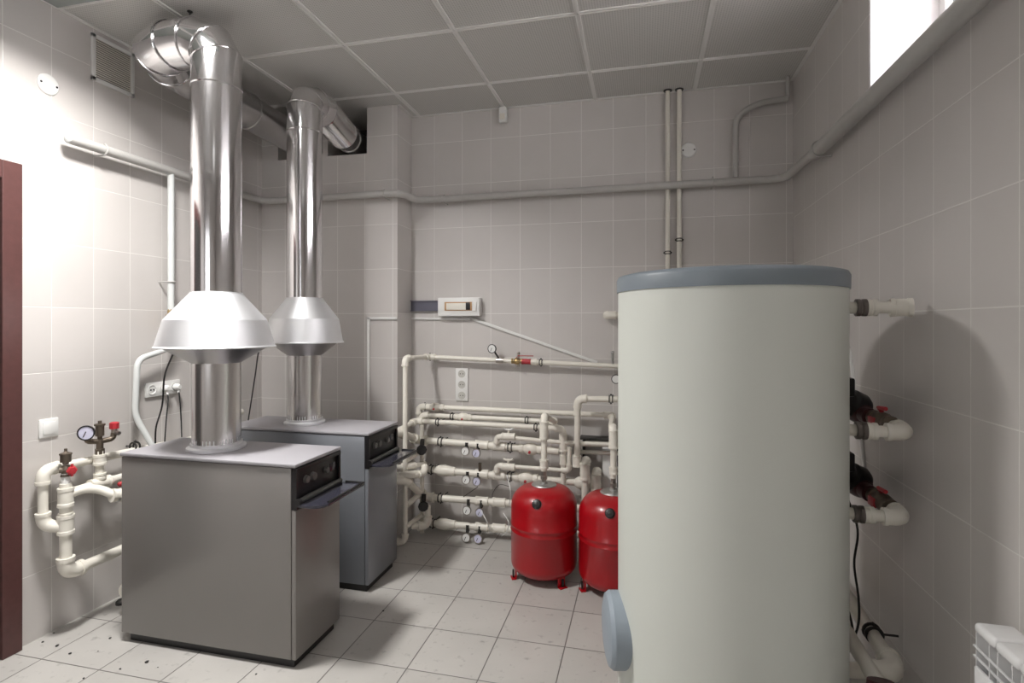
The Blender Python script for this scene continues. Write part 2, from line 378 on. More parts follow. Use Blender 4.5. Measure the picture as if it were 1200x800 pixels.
f1 = flue(FX1, FY1, R1, None, (.212, .25, 1.562, 1.44, 1.318), 'nearer shiny flue whose top elbow turns left toward the wall', 2.64)
p1 = [(FX1, FY1, 2.60), (FX1, FY1, 2.645), (FX1 - .03, FY1, 2.70), (FX1 - .12, FY1 - .005, 2.738), (FX1 - .235, FY1 - .005, 2.738), (FX1 - .345, FY1 + .03, 2.735), (FX1 - .40, FY1 + .13, 2.73)]
bm = B(); tube(bm, p1, R1, 48, caps=False)
for i in range(1, len(p1)):
    a = V(p1[max(0, i - 1)]); c = V(p1[min(len(p1) - 1, i + 1)]); torus(bm, p1[i], c - a, R1 * (1.03 if i in (2, 3, 4, 5) else 1.0), .004, 40, 6)
build('elbow', bm, M_steel, f1, sharp=20)
p1b = [p1[-1], (FX1 - .415, FY1 + .26, 2.725), (-2.357, 3.66, 2.70)]
bm = B(); tube(bm, p1b, R1 - .004, 40, caps=True)
for k in (.35, .7): torus(bm, V(p1b[1]).lerp(V(p1b[2]), k), V(p1b[2]) - V(p1b[1]), R1, .005, 40, 6)
build('horizontal_duct', bm, M_duct, f1)
bm = B(); cyl(bm, (FX1 - .15, FY1, 2.84), (FX1 - .15, FY1, ZC), .003, 8); ball(bm, (FX1 - .15, FY1, ZC - .004), .012, (1, 1, .5)); build('hanger_rod', bm, M_dark, f1)
FX2, FY2, R2 = -1.912, 2.785, .098
f2 = flue(FX2, FY2, R2, None, (.187, .215, 1.568, 1.452, 1.318), 'farther shiny flue with flexible sleeve into the wall opening', 2.66)
p2 = [(FX2, FY2, 2.60), (FX2, FY2, 2.662), (FX2 - .002, FY2 + .025, 2.705), (FX2 - .006, FY2 + .10, 2.735), (FX2 - .012, FY2 + .2, 2.735)]
bm = B(); tube(bm, p2, R2, 48, caps=False)
for i in (1, 2, 3, 4):
    a = V(p2[max(0, i - 1)]); c = V(p2[min(len(p2) - 1, i + 1)]); torus(bm, p2[i], c - a, R2, .004, 40, 6)
build('elbow', bm, M_steel, f2, sharp=20)
bm = B(); a, c = V(p2[-1]), V((-1.972, 3.30, 2.70)); n = 22
prof = []
for k in range(n * 2 + 1): prof.append((R2 * (.98 + (.05 if k % 2 else 0)), (c - a).length * k / (n * 2)))
lathe(bm, prof, a, c - a, 40); build('flexible_sleeve', bm, M_steel, f2, sharp=60)
bm = B(); tube(bm, [(-1.965, 3.26, 2.70), (-1.975, 3.45, 2.69), (-1.95, 3.66, 2.68)], R2 * .86, 40); torus(bm, (-1.972, 3.38, 2.695), (0, 1, 0), R2 * .9, .006, 40, 6); build('duct_end', bm, M_duct, f2)

# ------------------------------------------------------------------ hot water tank
TC, TR = V((.273, 1.981, 0)), .361
t = thing('water_tank', 'tall pale round hot water tank with grey lid', 'tank', TC)
bm = B(); lathe(bm, [(0, .02), (TR - .02, .02), (TR, .04), (TR, 1.535)], TC, (0, 0, 1), 128); build('jacket', bm, M_tank, t)
bm = B(); lathe(bm, [(TR - .004, 1.53), (TR + .004, 1.53), (TR + .005, 1.572), (TR - .001, 1.583), (TR - .02, 1.588), (0, 1.59)], TC, (0, 0, 1), 128); build('lid', bm, M_tlid, t, sharp=50)
bm = B(); lathe(bm, [(0, 0), (TR - .05, 0), (TR - .05, .03), (0, .03)], TC, (0, 0, 1), 64); build('foot_ring', bm, M_black, t)
a = math.radians(192); ax = V((math.cos(a), math.sin(a), 0)); fc = TC + ax * (TR - .015) + V((0, 0, .372))
bm = B(); lathe(bm, [(0, -.02), (.122, -.02), (.122, .045), (.112, .058), (.09, .064), (0, .066)], fc, ax, 56); build('inspection_cover', bm, M_flange, t)
a = math.radians(-16); ax = V((math.cos(a), math.sin(a), 0))
bm = B(); box(bm, (-.002, -.006, 0), (.002, .006, 1.49), 0)
bm.transform(Matrix.Translation(TC + V((math.cos(math.radians(10)), math.sin(math.radians(10)), 0)) * TR + V((0, 0, .04))) @ Matrix.Rotation(math.radians(10), 4, 'Z')); build('jacket_seam', bm, M_dark, t)

# ------------------------------------------------------------------ expansion vessels
def vessel(c, label):
    c = V(c); t = thing('expansion_vessel', label, 'vessel', c, 'red expansion vessels'); r = .186; z0 = .022; z1 = .515
    prof = [(0, z0)]
    for k in range(1, 9): a = -math.pi / 2 + k * math.pi / 16; prof.append((r * math.cos(a) ** .5 if k < 8 else r, z0 + .07 * (1 + math.sin(a))))
    prof += [(r, .268), (r + .003, .272), (r + .003, .276), (r, .28), (r, .30), (r + .003, .304), (r + .003, .308), (r, .312)]
    for k in range(0, 9): a = k * math.pi / 16; prof.append((r * max(0, math.cos(a)) ** .62, .40 + .115 * math.sin(a)))
    bm = B(); lathe(bm, prof, c, (0, 0, 1), 72); build('shell', bm, M_red, t, sharp=50)
    bm = B(); lathe(bm, [(0, .508), (.068, .508), (.072, .514), (.066, .520), (.02, .524), (.02, .533), (0, .533)], c, (0, 0, 1), 40); build('top_flange', bm, M_zinc, t)
    bm = B(); lathe(bm, [(.013, .53), (.013, .545), (.020, .545), (.020, .562), (.015, .565), (.015, .60), (0, .60)], c, (0, 0, 1), 6); build('connector', bm, M_nickel, t)
    d = V((-.05, -1, 0)).normalized(); kp = c + d * (r - .022) + V((0, 0, .452)); ax = (d + V((0, 0, .55))).normalized()
    bm = B(); lathe(bm, [(0, -.01), (.026, -.01), (.026, .012), (.020, .020), (.012, .022), (0, .022)], kp, ax, 24); bk = build('valve_cap', bm, M_black, t)
    bm = B(); lathe(bm, [(0, .02), (.009, .02), (.007, .026), (0, .026)], kp, ax, 6); build('cap_nut', bm, M_dark, bk)
    for k in range(3):
        a = math.radians(-155 + 110 * k); u = V((math.cos(a), math.sin(a), 0)); s = V((-u.y, u.x, 0)); m = Matrix(((u.x, s.x, 0), (u.y, s.y, 0), (0, 0, 1)))
        p = c + u * (r - .022)
        bm = B(); box(bm, p + V((-.003, -.024, 0.004)), p + V((.003, .024, .125)), .002, m); box(bm, p + u * .012 + V((-.014, -.024, .0)), p + u * .012 + V((.014, .024, .006)), .002, m)
        build('leg', bm, M_red, t)
        bm = B(); box(bm, p + u * .014 + V((-.004, -.006, .006)), p + u * .014 + V((.004, .006, .05)), .002, m); build('rubber_pad', bm, M_black, t)
    return t
vessel((-.548, 3.035, 0), 'red expansion vessel standing fully in view on the floor')
vessel((-.158, 2.985, 0), 'red expansion vessel half hidden behind the pale tank')

# ------------------------------------------------------------------ pipe kit
def elbow(parent, a, b, c, r, mat=M_ppr):
    a, b, c = V(a), V(b), V(c); d1, d2 = (a - b).normalized(), (c - b).normalized(); k = r * 2.6; R = r * 1.38
    bm = B(); tube(bm, [b + d1 * k, b, b + d2 * k], R, 16, rad=k * .88, steps=7)
    for d in (d1, d2): lathe(bm, [(0, 0), (R * 1.1, 0), (R * 1.1, r * .7), (0, r * .7)], b + d * (k - r * .1), d, 16)
    return build('elbow_fitting', bm, mat, parent)
def coupling(parent, p, d, r, L=None, f=1.38, mat=M_ppr, name='coupling'):
    L = L or r * 4; d = V(d).normalized(); p = V(p)
    bm = B(); R = r * f; lathe(bm, [(0, -L / 2), (R * 1.07, -L / 2), (R * 1.07, -L / 2 + r * .6), (R, -L / 2 + r * .7), (R, L / 2 - r * .7), (R * 1.07, L / 2 - r * .6), (R * 1.07, L / 2), (0, L / 2)], p, d, 18)
    return build(name, bm, mat, parent)
def clamp(parent, p, d, r, wall):
    """twin dark rings round the pipe with a stud to the wall (wall = unit vector towards it, times distance)"""
    p = V(p); d = V(d).normalized(); bm = B()
    for s in (-1, 1): lathe(bm, [(r * .9, 0), (r * 1.32, 0), (r * 1.32, .005), (r * .9, .005)], p + d * (s * r * .55 - .0025), d, 16)
    up = V((0, 0, 1)) if abs(d.z) < .7 else V((1, 0, 0)); ball(bm, p + up * r * 1.45, .006, seg=8); ball(bm, p - up * r * 1.45, .006, seg=8)
    wl = V(wall); cyl(bm, p + wl.normalized() * r, p + wl, .004, 8)
    return build('pipe_clamp', bm, M_dark, parent)
def ballvalve(parent, p, d, r, mat=M_ppr, knobmat=M_redpl, up=(0, -1, 0), L=None):
    p = V(p); d = V(d).normalized(); L = L or r * 6; up = V(up).normalized()
    bm = B(); lathe(bm, [(0, -L / 2), (r * 1.35, -L / 2), (r * 1.35, -L * .34), (r * 1.15, -L * .3), (r * 1.75, -L * .12), (r * 1.75, L * .12), (r * 1.15, L * .3), (r * 1.35, L * .34), (r * 1.35, L / 2), (0, L / 2)], p, d, 20)
    v = build('valve_body', bm, mat, parent, sharp=50)
    bm = B(); cyl(bm, p + up * r * 1.5, p + up * r * 2.2, r * .38, 10); build('valve_stem', bm, knobmat, v)
    return v
def bfly(parent, p, up, along, r, mat, stemmat=M_bronze):
    p = V(p); up = V(up).normalized(); al = V(along).normalized()
    bm = B(); cyl(bm, p, p + up * (r * 2.3), r * .45, 10); s = build('valve_stem', bm, stemmat, parent)
    bm = B(); c = p + up * (r * 2.4); tube(bm, [c - al * r * 2.2 + up * r * .5, c - al * r, c + al * r, c + al * r * 2.2 + up * r * .5], r * .45, 8); build('handle', bm, mat, s)
def gauge(parent, c, r, stem_to, face=(-.1, -1, .08), rim=M_nickel, dial=M_dial):
    c = V(c); f = V(face).normalized()
    bm = B(); lathe(bm, [(0, -r * .5), (r * .85, -r * .5), (r, -r * .35), (r * 1.05, 0), (r * 1.05, r * .12), (r * .9, r * .12), (r * .9, r * .02), (0, r * .02)], c, f, 28); g = build('gauge', bm, rim, parent)
    bm = B(); lathe(bm, [(0, r * .05), (r * .88, r * .05)], c, f, 28); build('dial_face', bm, dial, g)
    d, u, v = frame_of(f); bm = B(); tube(bm, [c + f * r * .08 - v * r * .2, c + f * r * .08 + (v * .8 + u * .45) * r * .7], r * .06, 6); build('needle', bm, M_black, g)
    if stem_to is not None: bm = B(); tube(bm, [c - f * r * .3, stem_to], .006, 8); lathe(bm, [(0, -.012), (.011, -.012), (.011, .004), (0, .004)], stem_to, V(stem_to) - c, 6); build('gauge_stem', bm, M_dark, g)
def run(name, label, pts, r, mat=M_ppr, cat='pipe', group=None, fit=True, rad=0, clamps=(), wall=None, seg=16):
    pts = [V(p) for p in pts]; t = thing(name, label, cat, pts[0], group)
    bm = B(); tube(bm, pts, r, seg, rad=rad or r * 2.3, steps=6); build('pipe', bm, mat, t)
    if fit:
        for i in range(1, len(pts) - 1):
            if (pts[i] - pts[i - 1]).normalized().dot((pts[i + 1] - pts[i]).normalized()) < .93: elbow(t, pts[i - 1], pts[i], pts[i + 1], r, mat)
    return t
G = 'white plastic heating pipes on the back wall'
YW = YB   # wall plane
# --- run A: top line with gauge and valve
ra = .0155
A0 = V((-1.469, 3.19, .045)); A1 = V((-1.469, 3.19, 1.205)); A2 = V((-1.452, 3.535, 1.195)); A3 = at(722, 427.5, 'y', 3.535); A3.z = 1.155
A3 = V((-.11, 3.535, 1.172))
AL = V((-1.62, 3.13, .045))
tA = run('heating_pipe', 'topmost white pipe with gauge, its long riser beside the boiler', [AL, A0, A1, A2, V((A3.x + .06, 3.535, 1.150))], ra, group=G)
dx = V((1, 0, -.033))
def onA(px): 
    p = at(px, 423, 'y', 3.535); k = (p.x - A2.x) / (A3.x + .06 - A2.x); return V((p.x, 3.535, A2.z + (1.150 - A2.z) * k))
for px in (504, 634): clamp(tA, onA(px), (1, 0, 0), ra, (0, .06, 0))
gp = at(576.5, 408.5, 'y', 3.50); gauge(tA, gp, .029, onA(586), (-.15, -1, 0), M_black)
coupling(tA, onA(586), (1, 0, 0), ra, .05, 1.2, M_nickel)
v = ballvalve(tA, onA(606), (1, 0, 0), ra * .85, M_brass, M_redpl, (0, 0, 1), .075)
bm = B(); box(bm, onA(608) + V((-.005, -.02, .035)), onA(624) + V((.01, -.008, .043)), .002); build('valve_lever', bm, M_redpl, v)
coupling(tA, onA(617), (1, 0, 0), ra, .06, 1.15, M_redpl); coupling(tA, onA(626), (1, 0, 0), ra, .035, 1.3)
bm = B(); cyl(bm, onA(607.5) - V((0, 0, .035)), onA(607.5) + V((0, 0, .06)), .010, 12); build('strainer_cup', bm, M_nickel, tA)
p = onA(718); bm = B(); cyl(bm, p, p + V((0, -.01, .085)), .009, 10); ball(bm, p + V((0, -.01, .085)), .012, seg=8); build('air_vent', bm, M_zinc, tA)
# --- run B
rb = .0165; YBn = 3.53
def L_(px, py, y=YBn): return at(px, py, 'y', y)
B0 = L_(491, 476); B1 = L_(668, 483); B2 = L_(718, 486.5)
Bd = V((B0.x, YBn, .80)); 
Bz = lambda x: B0.z + (B2.z - B0.z) * (x - B0.x) / (B2.x - B0.x)
tB = run('heating_pipe', 'second white pipe from the top, ending over the hidden red vessel', [L_(491, 492), B0, B2, at(716, 500, 'y', 3.25), V((-.158, 2.985, .86)), V((-.158, 2.985, .59))], rb, group=G)
coupling(tB, (-.158, 2.985, .80), (0, 0, 1), rb, .10, 1.5)
coupling(tB, (-.158, 2.985, .63), (0, 0, 1), rb, .04, 1.35)
p = L_(498, 474); clamp(tB, (p.x, YBn, Bz(p.x)), (1, 0, 0), rb, (0, .065, 0)); p = L_(510, 476); ballvalve(tB, (p.x, YBn, Bz(p.x)), (1, 0, 0), rb, M_ppr, M_redpl, (0, -1, -.3), .13)
# --- run C feeding the full vessel in view
YCn = 3.49
C0, C1 = L_(494, 486, YCn), L_(650, 494, YCn)
Cz = lambda x: C0.z + (C1.z - C0.z) * (x - C0.x) / (C1.x - C0.x)
tC = run('heating_pipe', 'white pipe dropping straight onto the red vessel in full view', [L_(494, 500, YCn), C0, C1, V((-.575, 3.10, .905)), V((-.548, 3.035, .885)), V((-.548, 3.035, .59))][:3] + [V((-.548, 3.05, .90)), V((-.548, 3.035, .59))], rb, group=G)
coupling(tC, (-.548, 3.036, .82), (0, 0, 1), rb, .10, 1.5); coupling(tC, (-.548, 3.035, .63), (0, 0, 1), rb, .05, 1.4)
for px in (530, 617.5): p = L_(px, 488, YCn); clamp(tC, (p.x, YCn, Cz(p.x)), (1, 0, 0), rb, (0, .105, 0))
p = L_(543, 487, YCn); ballvalve(tC, (p.x, YCn, Cz(p.x)), (1, 0, 0), rb, M_ppr, M_redpl, (0, -1, -.3), .12)
# --- run D
YDn = 3.44
D0, D1 = L_(487, 493, YDn), L_(660, 502, YDn)
Dz = lambda x: D0.z + (D1.z - D0.z) * (x - D0.x) / (D1.x - D0.x)
tD = run('heating_pipe', 'white pipe from behind the far boiler that turns down between the red vessels', [V((-1.60, 3.06, .735)), V((-1.53, 3.10, .735)), D0, D1, V((D1.x, YDn, .20))], rb, group=G)
for px in (513, 628): p = L_(px, 495, YDn); clamp(tD, (p.x, YDn, Dz(p.x)), (1, 0, 0), rb, (0, .155, 0))
coupling(tD, (D1.x, YDn, D1.z - .09), (0, 0, 1), rb, .11, 1.55)
coupling(tD, (D1.x, YDn, D1.z - .20), (0, 0, 1), rb, .06, 1.3)
# --- four thick collector lines with thermometers
rt = .0225
def thick(label, name, lft, P0, P1, y, cl, valve, gpx, strainer=None, tail=None, big=None, union=None):
    a, b = at(*P0, 'y', y), at(*P1, 'y', y)
    z = lambda x: a.z + (b.z - a.z) * (x - a.x) / (b.x - a.x)
    pts = [V(q) for q in lft] + [a, b] + [V(q) for q in (tail or [])]
    t = run(name, label, pts, rt, group=G)
    q = lambda px: (lambda p: V((p.x, y, z(p.x))))(at(px, (P0[1] + P1[1]) / 2, 'y', y))
    for px in cl: clamp(t, q(px), (1, 0, 0), rt, (0, YW - y, 0))
    if valve: ballvalve(t, q(valve), (1, 0, 0), rt, M_ppr, M_redpl, (0, -1, -.3), .15)
    if strainer:
        bm = B(); s = q(strainer); d = (b - a).normalized()
        lathe(bm, [(0, -.065), (rt * 1.3, -.065), (rt * 1.6, -.04), (rt * 1.7, -.01), (rt * 1.4, .03), (rt * 1.3, .065), (0, .065)], s, d, 20); build('strainer', bm, M_ppr, t)
    for px in (565, 585): coupling(t, q(px), b - a, rt, .09, 1.28)
    for i, (gx, gy) in enumerate(gpx):
        g = at(gx, gy, 'y', y - (.045 if gy < 610 else .10)); g.z = max(g.z, .036); gauge(t, g, .0285, q(gx + 3.5) + V((0, -.02, -rt)), (-.1, -1, .15), M_nickel, M_dial if i == 0 else M_bluedial)
        bm = B(); cyl(bm, q(gx + 3) + V((0, -.022, -rt - .012)), q(gx + 3) + V((0, -.018, .012)), .011, 10); build('gauge_well', bm, M_dark, t)
    return t, q
tE, qE = thick('highest of the four thick white pipes carrying paired dial thermometers', 'collector_pipe', [(-1.62, 3.10, .745), (-1.50, 3.16, .745)], (489, 515), (655, 528.5), 3.46, (516.5, 598), 622, [(545, 528.5), (558, 531)])
tF, qF = thick('second of the four thick white pipes with paired dial thermometers', 'collector_pipe', [], (500, 549.5), (682, 565.5), 3.46, (505, 597.5), 617, [(546, 562), (558.5, 564)], strainer=523)
tG, qG = thick('third of the four thick white pipes with paired dial thermometers', 'collector_pipe', [(-1.60, 3.10, .44), (-1.46, 3.16, .45)], (497, 582), (690, 596), 3.46, (516.5,), None, [(547, 598), (562, 600.5)])
tH, qH = thick('lowest of the four thick white pipes, just above the floor tiles', 'collector_pipe', [], (502, 612.5), (700, 627.5), 3.46, (507,), None, [(546, 633), (560, 636)], strainer=523)
for tt, q in ((tF, qF), (tE, qE)):
    pass
bm = B(); c = qF(683); ball(bm, c, rt * 1.9, (1.4, 1, 1)); build('end_cap', bm, M_ppr, tF)
bm = B(); cyl(bm, qF(563) + V((0, -.01, .0)), qF(563) + V((0, -.01, .075)), .011, 10); build('immersion_sleeve', bm, M_bronze, tF)
# thin by-pass branches
def bypass(label, y, A, T, E, extra=None):
    a = [at(*p, 'y', y) for p in A]; t = run('bypass_pipe', label, a + [V(q) for q in (extra or [])], .0135, group='thin white bypass branches')
    p = at(*T, 'y', y); coupling(t, p + V((0, 0, -.03)), (1, 0, 0), .0135, .09, 1.75)
    bfly(t, p + V((0, 0, -.02)), (0, 0, 1), (1, 0, 0), .015, M_ppr if E else M_zinc, M_ppr)
    return t
bypass('thin bypass branch with metal-topped tap above the highest thick pipe', 3.43, [(582, 521), (582, 511), (662, 518.5), (724, 521)], (596, 506), 0)
bypass('thin bypass branch with white tap above the second thick pipe', 3.43, [(582, 554), (582, 545), (667, 551.5), (667.5, 524)], (595.5, 541.5), 1)
tI = run('heating_pipe', 'white pipe looping down beside the tank from a short top arm', [at(724, 467.5, 'y', 3.40), at(677, 467, 'y', 3.40), at(676, 547, 'y', 3.40)], rb * 1.1, group=G)
clamp(tI, at(716, 467.4, 'y', 3.40), (1, 0, 0), rb * 1.1, (0, .195, 0)); coupling(tI, at(676.5, 480, 'y', 3.40), (0, 0, 1), rb, .07, 1.3); coupling(tI, at(676, 540, 'y', 3.40), (0, 0, 1), rb, .07, 1.6)
run('heating_pipe', 'upper of two thin level pipes reaching behind the pale tank', [at(668, 520, 'y', 3.47), at(725, 521.5, 'y', 3.47)], .0135, group=G)
run('heating_pipe', 'lower of two thin level pipes reaching behind the pale tank', [at(676, 529, 'y', 3.50), at(725, 531, 'y', 3.50)], .0135, group=G)
def drop(label, px, y0, y1, y, r):
    a, b = at(px, y0, 'y', y), at(px, y1, 'y', y); b.z = .02
    t = run('drain_pipe', label, [a + V((-.0, .10, .0)), a, b], r, group='stout white downpipes between the vessels')
    coupling(t, a - V((0, 0, .05)), (0, 0, 1), r, .10, 1.45); return t
drop('left of two stout white downpipes between the red vessels', 685.5, 543, 600, 3.36, .021)
drop('right of two stout white downpipes between the red vessels', 698.5, 556, 600, 3.40, .021)
# left end cross-connections
run('riser_pipe', 'thin white riser right behind the long front riser', [at(494.5, 498, 'y', 3.40), at(494.5, 624, 'y', 3.40)], .014, group='risers at the left pipe ends')
t = run('riser_pipe', 'short stout white riser beside the black hand wheel near floor', [at(501, 592, 'y', 3.36), at(501, 616, 'y', 3.36), at(482, 616, 'y', 3.30)], .020, group='risers at the left pipe ends')
def slant(label, a, b, r=.014): return run('connecting_pipe', label, [V(a), V(b)], r, group='slanting connectors at the left')
slant('slanting connector high beside the far boiler', at(476, 540, 'y', 3.20), at(496, 527, 'y', 3.45))
slant('slanting connector midway down beside the far boiler', at(476, 592, 'y', 3.20), at(497, 575, 'y', 3.45), .017)
slant('slanting connector lowest beside the far boiler', at(476, 617, 'y', 3.20), at(498, 600, 'y', 3.45), .015)
run('connecting_pipe', 'bent thin connector joining the second thick pipe', [at(462, 556, 'y', 3.16), at(480, 556, 'y', 3.18), at(497, 555, 'y', 3.30), at(498, 545, 'y', 3.34)], .017)
run('connecting_pipe', 'short level connector just above the bent one', [at(462, 548, 'y', 3.17), at(480, 546, 'y', 3.22), at(498, 543, 'y', 3.40)], .016)
def wheel(label, px, py, y):
    c = at(px, py, 'y', y); t = thing('hand_wheel_valve', label, 'valve', c, 'black hand wheels')
    bm = B(); lathe(bm, [(0, -.012), (.030, -.012), (.034, -.004), (.034, .006), (.028, .012), (.01, .012), (0, .012)], c, (.5, -1, .1), 10); build('wheel', bm, M_black, t)
    bm = B(); cyl(bm, c, c + V((-.02, .06, .01)), .012, 10); cyl(bm, c + V((-.015, .04, -.03)), c + V((-.02, .06, .06)), .015, 10); build('body', bm, M_dark, t)
wheel('black hand wheel below the highest thick pipe, left end', 494, 527, 3.34)
wheel('black hand wheel between the third and lowest thick pipes', 496, 593, 3.32)
# strap boards: pale insulation pieces seen behind the pipes
# dark bracket behind the tank side pipes
bm = B(); a, b = at(680, 512, 'y', 3.55), at(707, 515, 'y', 3.55); box(bm, (a.x, 3.50, a.z - .006), (b.x + .1, YB, a.z + .006), .002); box(bm, (b.x + .09, 3.50, a.z - .30), (b.x + .1, YB, a.z), .002); box(bm, (a.x + .02, 3.50, a.z - .22), (a.x + .03, YB, a.z), .002)
tag(build('wall_bracket', bm, M_dark), 'dark steel wall bracket behind the pipes next to the tank', 'bracket')
bm = B(); a = at(706, 534, 'y', 3.52); box(bm, (a.x - .0, 3.515, .25), (a.x + .22, 3.59, a.z + .06), .004); tag(build('cover_panel', bm, M_white), 'small pale grey cover panel on the wall beside the tank', 'panel')
# small things at the tank edge
t = run('pipe_stub', 'short white pipe stub with elbow at upper left of tank', [V((at(711, 369, 'y', 3.50).x, 3.592, at(711, 369, 'y', 3.50).z)), at(711, 369, 'y', 3.50), at(750, 369.5, 'y', 3.50)], .018)
c = at(722, 444, 'y', 3.50); t = thing('dial_thermometer', 'round dial thermometer half hidden behind the tank edge', 'gauge', c)
bm = B(); lathe(bm, [(0, -.02), (.028, -.02), (.030, 0), (.030, .004), (.026, .004), (0, .004)], c, (0, -1, 0), 28); build('case', bm, M_black, t)
bm = B(); lathe(bm, [(0, .006), (.025, .006)], c, (0, -1, 0), 28); build('dial_face', bm, M_dial, t)
bm = B(); cyl(bm, c + V((0, .02, 0)), c + V((0, .09, 0)), .008, 10); build('stem', bm, M_brass, t)
# cables around the thermometers
def cable(label, pts, r=.0035, mat=M_cable, name='power_cable', cat='cable', rad=.2):
    bm = B(); P = [V(p) for p in pts]; out = []
    for i in range(len(P) - 1):   # Catmull-Rom
        p0, p1_, p2_, p3 = P[max(0, i - 1)], P[i], P[i + 1], P[min(len(P) - 1, i + 2)]
        for k in range(8):
            u = k / 8; out.append(.5 * ((2 * p1_) + (p2_ - p0) * u + (2 * p0 - 5 * p1_ + 4 * p2_ - p3) * u * u + (3 * p1_ - p0 - 3 * p2_ + p3) * u ** 3))
    out.append(P[-1]); tube(bm, out, r, 8); return tag(build(name, bm, mat), label, cat)
cable('pale sensor cable looping left of the front red vessel, upper', [at(594, 556, 'y', 3.44), at(598, 575, 'y', 3.36), at(597, 592, 'y', 3.42)], .003, M_white, 'sensor_cable')
cable('pale sensor cable looping left of the front red vessel, lower', [at(590, 601, 'y', 3.42), at(596, 612, 'y', 3.36), at(594, 622, 'y', 3.40), at(588, 628, 'y', 3.43)], .003, M_white, 'sensor_cable')
cable('pale sensor cable hanging from the right-hand lower thermometers', [at(564, 598, 'y', 3.40), at(570, 610, 'y', 3.37), at(574, 620, 'y', 3.40)], .003, M_white, 'sensor_cable')
cable('dark thin sensor wire slanting between second and third thick pipes', [at(543, 582, 'y', 3.42), at(556, 573, 'y', 3.40), at(560, 570, 'y', 3.42)], .002, M_dark, 'sensor_cable')
cable('dark sensor wire circling on the wall beside the front vessel', [at(597, 570, 'y', 3.57), at(585, 568, 'y', 3.57), at(577, 580, 'y', 3.57), at(583, 592, 'y', 3.57), at(597, 588, 'y', 3.57)], .002, M_dark, 'sensor_cable')

# ------------------------------------------------------------------ gas main
rg = .0235; zg = 2.285; sg = .062
def gas(name, label, pts, r, rad, mat=M_gas):
    bm = B(); tube(bm, pts, r, 20, rad=rad, steps=8); t = thing(name, label, 'pipe', pts[0]); build('pipe', bm, mat, t); return t
g = gas('gas_pipe', 'long grey gas pipe running round three walls above head height',
        [(XL + sg, 1.97, zg), (XL + sg, YC - sg, zg), (XC + sg, YC - sg, zg), (XC + sg, YB - sg, zg), (XR - sg, YB - sg, zg + .005), (XR - sg, 3.0, zg - .015), (XR - sg, YR + .02, zg - .05)], rg, .10)
lathe_end = B(); ball(lathe_end, (XL + sg, 1.97, zg), rg, (1, .5, 1)); build('end_cap', lathe_end, M_gasw, g)
def hook(parent, p, d, wdir, r=rg):
    p = V(p); d = V(d).normalized(); wv = V(wdir); u = wv.normalized(); up = V((0, 0, 1)) if abs(d.z) < .7 else V((0, 1, 0)); R = r + .004
    pts = [p + wv * 1.0 + (-up) * R]
    for k in range(9):
        a = -math.pi / 2 - math.pi * k / 8 * .95; pts.append(p + u * (math.cos(a) * R) + up * (math.sin(a) * R))
    bm = B(); tube(bm, pts, .004, 8); build('pipe_hook', bm, M_gas, parent)
bm = B(); tube(bm, [(XR - .052, 2.98, zg - .015), (XR - .052, YR + .02, zg - .055)], .033, 24); lathe(bm, [(.024, -.03), (.033, 0)], (XR - .052, 2.98, zg - .015), (0, -1, 0), 24); build('thick_section', bm, M_gas, g)
hook(g, (XL + sg, 2.14, zg), (0, 1, 0), (-sg, 0, 0)); hook(g, at(521, 233, 'y', YB - sg), (1, 0, 0), (0, sg, 0)); hook(g, at(835, 213, 'y', YB - sg), (1, 0, 0), (0, sg, 0))
hook(g, (XC - .06, YC - sg, zg), (1, 0, 0), (0, sg, 0)); hook(g, (XR - .052, 2.90, zg - .016), (0, 1, 0), (.052, 0, 0), .034); hook(g, (XR - .052, 1.2, zg - .035), (0, 1, 0), (.052, 0, 0), .034)
for o in g.children:
    pass
xl2 = XL + sg
b1 = [(xl2, 2.535, zg - .01), (xl2, 2.535, 1.50)]
g2 = gas('gas_pipe', 'pale vertical gas pipe dropping from the main on the left wall', b1, .017, 0, M_gasw)
hook(g2, (xl2, 2.535, 1.66), (0, 0, 1), (-sg, 0, 0), .017)
bm = B(); lathe(bm, [(0, 0), (.020, 0), (.020, .03), (.026, .035), (.026, .06), (.018, .065), (.018, .09), (0, .09)], (xl2, 2.535, 1.415), (0, 0, 1), 8); build('gas_cock', bm, M_brass, g2)
bm = B(); tube(bm, [(xl2 + .01, 2.535, 1.46), (xl2 + .05, 2.52, 1.465), (xl2 + .055, 2.50, 1.40)], .006, 8); build('cock_handle', bm, M_orange, g2)
bm = B(); lathe(bm, [(.017, 0), (.022, .0), (.022, .03), (.017, .03)], (xl2, 2.535, 1.37), (0, 0, 1), 6); lathe(bm, [(0, 0), (.016, 0), (.016, .05), (0, .05)], (xl2, 2.535, 1.36), (0, 0, 1), 12); build('union_nut', bm, M_nickel, g2)
g3 = gas('gas_pipe', 'pale bent gas pipe below the brass cock going behind the boiler',
         [(xl2, 2.535, 1.365), (xl2, 2.53, 1.285), at(161, 421, 'x', xl2 + .01), at(158, 487, 'x', xl2 + .01), at(180, 525, 'x', xl2 + .08), (-2.42, 2.42, .5)], .015, .05, M_gasw)
# branch on the back wall, right
pA = at(862, 208, 'y', YB - sg); 
g4 = gas('gas_pipe', 'grey branch pipe arching from the main up to the right corner', [pA, (pA.x, YB - sg, 2.68), (pA.x + .12, YB - sg, 2.755), (XR - .045, YB - sg, 2.765)], .017, .11)
bm = B(); lathe(bm, [(0, 0), (.021, 0), (.021, .012), (0, .012)], (XR - .058, YB - sg, 2.765), (1, 0, 0), 16); cyl(bm, (XR - .045, YB - sg, 2.77), (XR - .045, YB - sg, ZC), .012, 10); build('wall_flange', bm, M_gas, g4)
